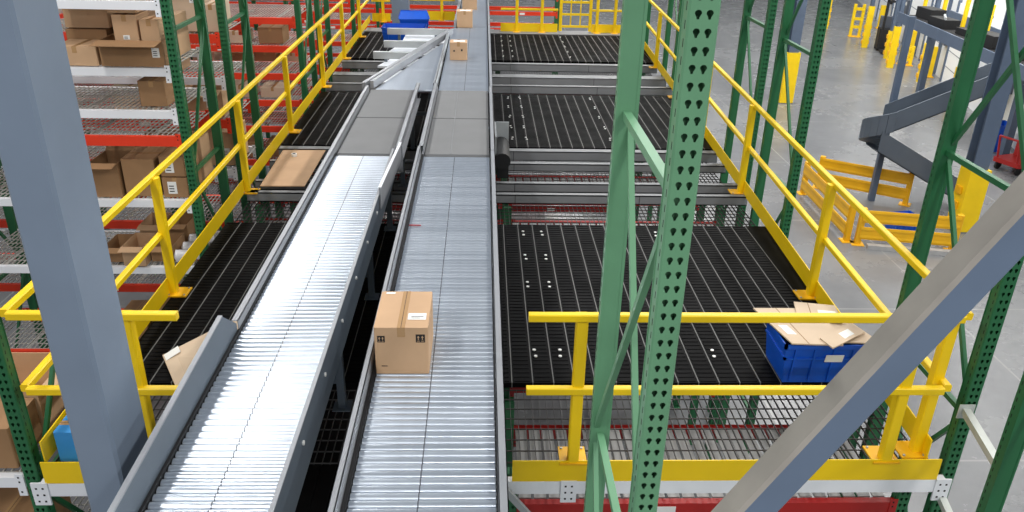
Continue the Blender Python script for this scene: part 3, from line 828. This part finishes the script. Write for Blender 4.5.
# fourth shelf (-.55): trays
for i, (x, yy, hh) in enumerate(((-3.95, 8.1, .16), (-3.70, 8.0, .22), (-3.45, 8.12, .17), (-3.72, 8.55, .24), (-3.45, 8.62, .22))):
    on('shallow open carton tray on the lowest white shelf, ' + ('far left', 'front middle', 'front right', 'rear middle', 'rear right')[i] + ' one',
       x-.11, x+.12, yy-.12, yy+.27, -.54, hh, m='card' if i % 2 else 'card_dark', open_=1, flaps='f', group='open trays on the lowest white shelf')
for i, (x, yy) in enumerate(((-3.17, 8.03), (-3.16, 8.24), (-3.16, 8.46))):
    mb = MB(); mb.tube((-.13, 0, .07), (.13, 0, .07), .07, 'plastic', 12, .055)
    mb.tube((-.15,0,.07), (-.13,0,.07), .03, 'plastic', 8, .07)
    o = mb.obj('wrapped_roll', None, (x, yy, -.535), .2)
    tag(o, 'clear plastic wrapped roll beside the post on the lowest white shelf, ' + ('nearest', 'middle', 'farthest')[i] + ' of three', 'roll', 'wrapped rolls on the lowest white shelf')
# level below
for i, (x, h) in enumerate(((-3.9, .35), (-3.5, .42), (-3.15, .36))):
    on('dark carton with white print on the shelf below the trays, ' + ('left', 'middle', 'right')[i] + ' one', x-.16, x+.16, 7.98, 8.4, -1.58, h, m='card_dark', sticker=(0,.6,.14,.1), group='cartons below the trays')
# between first and second frames, seen right of the perforated post
on('tall pale carton on the second rack row, first right of the perforated post', -3.62, -3.22, 9.6, 10.2, 1.63, .44, m='card_pale', group='cartons on the second left rack')
on('pale carton on the second rack row beside the tall one', -3.18, -3.03, 9.6, 10.1, 1.63, .30, m='card_pale', group='cartons on the second left rack')
on('brown carton with a flap on the second rack row at deck height', -3.60, -3.10, 9.6, 10.1, .63, .32, m='card', open_=1, flaps='f', sticker=(.2,.5,.1,.1), group='cartons on the second left rack')
on('leaning carton at the right end of the second rack row at deck height', -3.40, -3.04, 9.62, 10.2, .01, .42, m='card', tape='x', sticker=(.2,.4,.1,.1), group='cartons on the second left rack')
on('wide carton on the lower shelf of the second rack row', -4.1, -3.5, 9.62, 10.2, .01, .40, m='card_dark', group='cartons on the second left rack')
# far racks: some cartons on the red shelves
for i, (x0, x1, yy, zz, hh) in enumerate(((-3.95, -3.6, 9.62, 1.13, .30), (-4.35, -4.02, 9.62, 1.13, .26), (-4.4, -4.0, 9.62, .63, .34), (-4.6, -4.25, 9.62, 1.63, .36), (-4.15, -3.75, 9.62, 1.63, .33))):
    on('carton deep in the second left rack row, ' + ('right on the white middle beam', 'left on the white middle beam', 'on the red beam near deck height', 'far left above the white beam', 'nearer the posts above the white beam')[i],
       x0, x1, yy, yy+.5, zz, hh, m=('card','card_dark','card_pale')[i % 3], group='cartons on the second left rack')
fw = ('leftmost', 'second from left', 'third from left', 'rightmost')
for j, (yy, zz, w) in enumerate(((13.62, .76, 'upper'), (13.62, -.14, 'middle'), (13.62, -1.19, 'lower'), (15.22, .11, 'rear middle'))):
    for i in range(4):
        x = -5.2 + .56*i + random.uniform(-.05, .05)
        on('carton on %s red shelf among far left racks, %s of four' % (w, fw[i]), x-.2, x+.2, yy, yy+.45, zz, random.uniform(.16, .26), m=random.choice(('card','card_dark','card_pale')), group='cartons on the red shelves')

# near rack lower left
GN = 'cartons on the near left rack'
on('upper open carton on the white shelf of the near left rack', -3.45, -2.88, 4.46, 4.94, -.13, .34, m='card', open_=1, flaps='r', group=GN)
on('carton left of the green post on the white shelf of the near left rack', -3.40, -2.90, 4.12, 4.45, -.13, .30, m='card_dark', sticker=(-.1,.35,.1,.1), group=GN)
bb = on('light blue printed carton beside the yellow corner toe board', -2.62, -2.47, 4.10, 4.3, -.062, .22, m='blue2', tape='x', group=None)
for i, (x, h, zz) in enumerate(((-3.45, .40, -.99), (-3.10, .44, -.99))):
    cc = on('dark carton with black handling print under the near white shelf, %s of the pair' % ('left', 'right')[i], x-.165, x+.165, 4.12, 4.6, zz, h, m='card_dark', group=GN)
    s = MB()
    for k in range(3): s.box(-.07+.03*k, -.05+.03*k, -.2425, -.24, h*.55, h*.68, 'ink')
    s.box(-.06, .06, -.2425, -.24, h*.36, h*.39, 'ink'); s.obj('printed_mark', cc)
# ------------------------------------------------------------------ right side: floor guards, chute, columns
def floor_guard(label, p, q, h=.82, n=2, group='yellow floor guardrails'):
    p, q = Vector(p), Vector(q)
    t = thing('floor_guardrail', label, 'guardrail', (p.x, p.y, FLOOR), 0, group)
    L = (q-p).length; d = (q-p).normalized(); ang = math.atan2(d.y, d.x); t.rotation_euler.z = ang
    for i in range(n):
        x = L*i/(n-1)
        MB().rbox(x-.06, x+.06, -.06, .06, .015, h, 'yellow2', .01).obj('post', t)
        MB().box(x-.13, x+.13, -.13, .13, 0, .015, 'yellow2').obj('base_plate', t)
    for z in (h*.80, h*.34):      # ribbed rail panels
        P = [(-.075, z-.14), (-.085, z-.09), (-.075, z-.04), (-.075, z+.04), (-.085, z+.09), (-.075, z+.14), (-.06, z+.14), (-.06, z-.14)]
        MB().prism([Vector((0, a, b)) for a, b in P], (L, 0, 0), 'yellow2').obj('ribbed_rail', t)
    return t
floor_guard('rear yellow floor guardrail behind the chute leg', (8.5, 19.0, 0), (10.2, 17.85, 0))
floor_guard('front yellow floor guardrail before the chute leg', (8.02, 15.5, 0), (9.9, 15.15, 0))
floor_guard('side yellow floor guardrail linking the front and rear ones', (7.95, 18.55, 0), (7.85, 15.65, 0))
# concrete curb plinth
tag(MB().box(-.9, .95, -.03, .1, 0, .1, 'slat').obj('curb', None, (9.0, 15.05, FLOOR), -.18), 'low pale curb along the foot of the front floor guardrail', 'curb')
# chute
ch = thing('spiral_chute', 'slate grey zigzag sheet metal chute beyond the right guardrail', 'chute', (9.6, 17.7, FLOOR))
inv = Matrix.Translation((-9.6, -17.7, -FLOOR))
def chan(p, q, w=.62, h=.46, name='channel'):
    p, q = Vector(p), Vector(q); d = (q-p); s = Vector((0, 1, 0)); u = Vector((0,0,1))
    a = MB(); e = .025
    a.prism([p, q, q+s*w, p+s*w], u*e, 'chute'); o1 = a.obj(name+'_floor', ch)
    b = MB(); b.prism([p, q, q+u*h, p+u*h], s*e, 'chute'); o2 = b.obj(name+'_wall', ch)
    b2 = MB(); b2.prism([p+s*w, q+s*w, q+s*w+u*h, p+s*w+u*h], s*e, 'chute'); o3 = b2.obj(name+'_wall', ch)
    b2 = None
    for o in (o1, o2, o3): o.matrix_parent_inverse = inv
chan((9.25, 17.35, -1.66), (11.6, 17.35, -.62), name='upper_channel')
chan((9.0, 17.35, -2.15), (11.3, 17.35, -3.4), h=.5, name='lower_channel')
# turning end
tm = MB(); N = 10; c0 = Vector((9.25, 17.66, -1.66)); R = .70
prev = None
for i in range(N+1):
    a = -PI/2 - PI*i/N
    x, y_ = c0.x + R*math.cos(a)*.8, c0.y + .02 + .335*math.sin(a); z = c0.z - .05*i
    p = Vector((x, y_, z))
    if prev is not None:
        tm.prism([prev, p, p+Vector((0,0,.46)), prev+Vector((0,0,.46))], (p-c0).normalized()*.025, 'chute')
        tm.prism([prev, p, Vector((c0.x, c0.y, z))], (0,0,.02), 'chute')
    prev = p
o = tm.obj('turn', ch); o.matrix_parent_inverse = inv
for x, y_, zt in ((9.48, 18.1, .75), (11.35, 17.25, -.45)):
    o = MB().rbox(x-.07, x+.07, y_-.06, y_+.06, FLOOR+.0, zt, 'slate', .01).obj('leg', ch); o.matrix_parent_inverse = inv

def column(label, x, y, w, z1, prot=0.0, group=None, m='slate', pw=None):
    t = thing('steel_column', label, 'column', (x, y, FLOOR), 0, group)
    mb = MB(); h = z1-FLOOR
    mb.box(-w/2, w/2, -w/2, -w/2+.03, .02, h, m).box(-w/2, w/2, w/2-.03, w/2, .02, h, m).box(-.02, .02, -w/2+.03, w/2-.03, .02, h, m)
    mb.obj('shaft', t)
    MB().box(-w*.7, w*.7, -w*.7, w*.7, 0, .02, m).obj('base_plate', t)
    return t
def protector(label, x, y, w, h, rz=0, kind='wrap', group='yellow column guards'):
    t = thing('column_guard', label, 'column guard', (x, y, FLOOR), rz, group)
    if kind == 'wrap':
        mb = MB(); mb.box(-w/2-.05, -w/2, -w/2-.05, w/2, .0, h, 'yellow').box(w/2, w/2+.05, -w/2-.05, w/2, 0, h, 'yellow').box(-w/2, w/2, -w/2-.05, -w/2, 0, h, 'yellow')
        mb.obj('shell', t)
        for z in (.25, .6, .95):
            for sg_ in (-1, 1):
                MB().box(sg_*(w/2+.07)-.02, sg_*(w/2+.07)+.02, -.1, .1, z-.08, z+.08, 'yellow2').obj('side_block', t)
    else:
        for s in (-1, 1):
            MB().rbox(s*w*.7-.07, s*w*.7+.07, -.07, .07, 0, h, 'yellow', .012).obj('post', t)
        for z in (h*.3, h*.55, h*.85): MB().box(-w*.7, w*.7, -.05, .05, z-.07, z+.07, 'yellow').obj('bar', t)
        MB().box(-w, w, -.25, .25, 0, .02, 'yellow2').obj('base_plate', t)
    return t
column('tall slate column behind the green frames with a yellow guard at its foot', 10.62, 27.75, .34, 3.2)
protector('yellow wrap guard on the slate column behind the green frames', 10.62, 27.75, .36, 1.75)
column('tall blue grey column at the right edge beside the red cart', 10.72, 16.35, .34, 2.6)
protector('tall yellow wrap guard at the foot of the right edge column', 10.72, 16.35, .36, 1.45)
# conveyor on stilts along the dock wall
ec = thing('elevated_conveyor', 'raised slate conveyor on posts running along the white dock wall', 'conveyor', (14.5, 28.7, FLOOR))
EA, EB = Vector((13.13, 17.7, -.6)), Vector((14.55, 28.8, -.6))
ed = (EB-EA).normalized(); es = Vector((ed.y, -ed.x, 0)); inv = Matrix.Translation((-14.5, -28.7, -FLOOR))
EL = (EB-EA).length
parts = []
parts.append(MB().prism([EA, EB, EB+Vector((0,0,-.34)), EA+Vector((0,0,-.34))], es*.05, 'slate').obj('side_rail', ec))
A2, B2 = EA+es*1.25+Vector((0,0,.12)), EB+es*1.7+Vector((0,0,.12))
parts.append(MB().prism([A2, B2, B2+Vector((0,0,-.34)), A2+Vector((0,0,-.34))], es*.05, 'slate').obj('side_rail', ec))
bed = MB(); bed.prism([EA+es*.06+Vector((0,0,-.2)), EB+es*.06+Vector((0,0,-.2)), EB+es*1.24+Vector((0,0,-.2)), EA+es*1.24+Vector((0,0,-.2))], (0,0,.04), 'black')
parts.append(bed.obj('bed', ec))
rl = MB()
k = 0.1
while k < EL-.1:
    p = EA + ed*k + Vector((0,0,-.12)); rl.tube(p+es*.08, p+es*1.2, .055, 'black', 8); k += .17
o = rl.obj('bed_rollers', ec); parts.append(o)
k = .8; i = 0
while k < EL:
    for off, zt in ((1.27, -.82),) if i % 2 == 0 else ():
        p = EA + ed*k + es*off
        parts.append(MB().box(p.x-.1, p.x+.1, p.y-.1, p.y+.1, FLOOR, zt, 'slate').obj('leg', ec))
    p = EA + ed*(k+.9) + es*1.12
    parts.append(MB().box(p.x-.05, p.x+.05, p.y-.05, p.y+.05, -.7, .25, 'yellow').obj('yellow_bracket', ec))
    if k + 1.5 < EL:
        p = EA + ed*(k+.85) + es*(.5 + .2*(i % 2))
        parts.append(MB().box(p.x-.25, p.x+.25, p.y-.5, p.y+.5, -.66, -.48 + .08*(i % 3), 'black').tube((p.x-.2,p.y-.4,-.36),(p.x+.2,p.y+.4,-.36),.04,'galv').obj('drive_unit', ec))
    k += 1.7; i += 1
for o in parts: o.matrix_parent_inverse = inv
# column guards along the dock aisle
ords = ['nearest the chute', 'second', 'third', 'fourth', 'fifth', 'sixth', 'farthest']
for i, (x, y_, kd, hh) in enumerate(((17.28, 31.3, 'wrap', 1.5), (18.25, 34.6, 'frame', .8), (17.3, 34.0, 'wrap', 1.7), (18.1, 36.0, 'wrap', 1.2), (18.2, 38.6, 'wrap', 1.9), (18.45, 44.1, 'wrap', 1.7), (19.0, 41.6, 'frame', 1.6))):
    lab = 'yellow steel column guard standing on the dock aisle floor, ' + (ords[i] if i in (0, 6) else ords[i] + ' from the chute')
    protector(lab, x, y_, (.16 if kd == 'wrap' else .3), hh, rz=-.25, kind=kd, group='yellow guards on the dock aisle')
    if kd == 'wrap':
        column('slim slate column rising from a yellow guard on the dock aisle, ' + ('first', '', 'second', 'third', 'fourth', 'fifth')[i] + ' from the chute', x, y_, .15, 1.6, group='slim columns on the dock aisle')
# lift truck standing by the dock wall
lt = thing('pallet_truck', 'dark stand-up lift truck parked at the dock wall', 'lift truck', (18.9, 38.0, FLOOR), -.3)
MB().rbox(-.4, .4, -.45, .45, .1, 1.0, 'black', .08).box(-.38, .38, .1, .42, 1.0, 1.5, 'dark_slate').obj('body', lt)
MB().box(-.35, -.25, -.5, -.42, .1, 2.3, 'black').box(.25, .35, -.5, -.42, .1, 2.3, 'black').box(-.35, .35, -.5, -.42, 2.2, 2.3, 'black').obj('mast', lt)
for x in (-.25, .25): MB().box(x-.07, x+.07, -1.4, -.5, .06, .12, 'black').obj('fork', lt)
for x, yv in ((-.35,-.3),(.35,-.3),(-.35,.3),(.35,.3)): MB().tube((x-.05,yv,.12),(x+.05,yv,.12),.12,'black',12).obj('wheel', lt)
# dock doors and dark dock pits
for i, u in enumerate((2.0, 6.2, 10.4, 14.6, 18.8, 23.0)):
    dm = MB()
    dm.prism([WT(u,0,0), WT(u+2.7,0,0), WT(u+2.7,.06,0), WT(u,.06,0)], (0,0,3.0), 'door')
    for k in range(1, 5): dm.prism([WT(u,.06,k*.6), WT(u+2.7,.06,k*.6), WT(u+2.7,.066,k*.6), WT(u,.066,k*.6)], (0,0,.03), 'dusty')
    for uu in (u-.12, u+2.7): dm.prism([WT(uu,0,0), WT(uu+.12,0,0), WT(uu+.12,.12,0), WT(uu,.12,0)], (0,0,3.1), 'slate')
    struct('door_%d' % (i+1), dm)
    bp = MB(); uc = u-.75
    bp.prism([WT(uc-.12,.3,0), WT(uc+.12,.3,0), WT(uc+.12,.54,0), WT(uc-.12,.54,0)], (0,0,1.2), 'yellow')
    bp.prism([WT(uc-.2,.24,0), WT(uc+.2,.24,0), WT(uc+.2,.6,0), WT(uc-.2,.6,0)], (0,0,.03), 'yellow2')
    tag(bp.obj('bollard'), 'yellow bollard at the foot of the white dock wall, %s from the right edge' % ('first','second','third','fourth','fifth','sixth')[i], 'bollard', 'dock wall bollards')
    bx = MB(); bx.prism([WT(uc-.25,0,1.3), WT(uc+.25,0,1.3), WT(uc+.25,.16,1.3), WT(uc-.25,.16,1.3)], (0,0,.7), 'black' if i % 2 else 'dark_slate')
    bx.prism([WT(uc-.15,.16,1.75), WT(uc+.15,.16,1.75), WT(uc+.15,.17,1.75), WT(uc-.15,.17,1.75)], (0,0,.15), 'paper')
    tag(bx.obj('control_box'), 'dark control box on the dock wall above the %s bollard' % ('first','second','third','fourth','fifth','sixth')[i], 'control box', 'dock control boxes')
# red cart with blue bin at the right edge
rcart = thing('hand_cart', 'red platform cart on the concrete at the right edge', 'cart', (14.6, 20.5, FLOOR), .35)
MB().rbox(-.55, .55, -.4, .4, .22, .34, 'red', .04).obj('platform', rcart)
MB().tube((-.5,-.3,.34),(-.62,-.3,.95),.03,'red').tube((-.5,.3,.34),(-.62,.3,.95),.03,'red').tube((-.62,-.3,.95),(-.62,.3,.95),.03,'red').obj('handle', rcart)
MB().box(.1, .5, -.3, .3, .34, .75, 'red').obj('back_panel', rcart)
for x in (-.4,.4):
    for yv in (-.3,.3): MB().tube((x,yv-.03,.11),(x,yv+.03,.11),.11,'black',12).obj('wheel', rcart)
tote('blue bin standing on the floor behind the red cart', (15.05, 22.4, FLOOR+.005), (.6, .6, .8))
ora = MB().tube((0,0,0),(0,0,.03),.2,'red_beam',10).tube((0,0,.03),(0,0,.5),.13,'red_beam',12,.03).obj('traffic_cone', None, (11.9, 18.5, FLOOR))
tag(ora, 'orange cone on the floor behind the right edge column', 'cone')
tb = tote('blue bin on the floor between the yellow floor guardrails', (9.35, 16.3, FLOOR+.005), (.6, .4, .35), .2)
# white sign board hung above the far end rail
sg = MB().box(.55, 2.5, 22.88, 22.92, .55, .95, 'paper').obj('sign_board'); tag(sg, 'plain white board across the far racks at the top edge', 'board')
# bracket and diagonal strut below the conveyor end, bottom centre
st = MB().bar((.14, 3.94, -.13), (.50, 3.94, -.62), .03, .04, 'galv').box(.10, .15, 3.90, 3.98, -.7, .0, 'galv').obj('support_strut'); tag(st, 'grey diagonal strut beside the white edge beam under the conveyor', 'strut')

# ------------------------------------------------------------------ light
def lamp(x, y, z, sx, sy, w, col=(1, .98, .95)):
    l = bpy.data.lights.new('bay_and_fill', 'AREA'); l.shape = 'RECTANGLE'; l.size = sx; l.size_y = sy; l.energy = w; l.color = col
    o = bpy.data.objects.new('bay_and_fill_light', l); C.objects.link(o); o.location = (x, y, z)
    return o
for x in (-4.3, 4.4, 12.0):
    for y in (-2, 5, 12, 19, 26, 33, 42):
        lamp(x, y, 7.6, .5, 3.2, 290 if x < 0 else (260 if y < 8 and x < 6 else 400))
for y in (19, 24, 29, 34, 40, 46):
    lamp(13.0 + (y-23)*.25, y, 5.6, .5, 3.2, 380).rotation_euler.y = -1.15  # added lamps, tilted at the dock wall to whiten it
for x in (-5, 0, 5): lamp(x, -8, 6.6, 2.4, .5, 330)  # added unseen fill behind the camera for faces turned towards it
w = bpy.data.worlds.new('world'); bpy.context.scene.world = w; w.use_nodes = True
bg = w.node_tree.nodes['Background']; bg.inputs['Color'].default_value = (.80, .88, 1.0, 1); bg.inputs['Strength'].default_value = .27
sc = bpy.context.scene
sc.view_settings.view_transform = 'Standard'; sc.view_settings.look = 'None'
sc.view_settings.exposure = 0.0; sc.view_settings.gamma = 1.0; sc.view_settings.use_curve_mapping = False
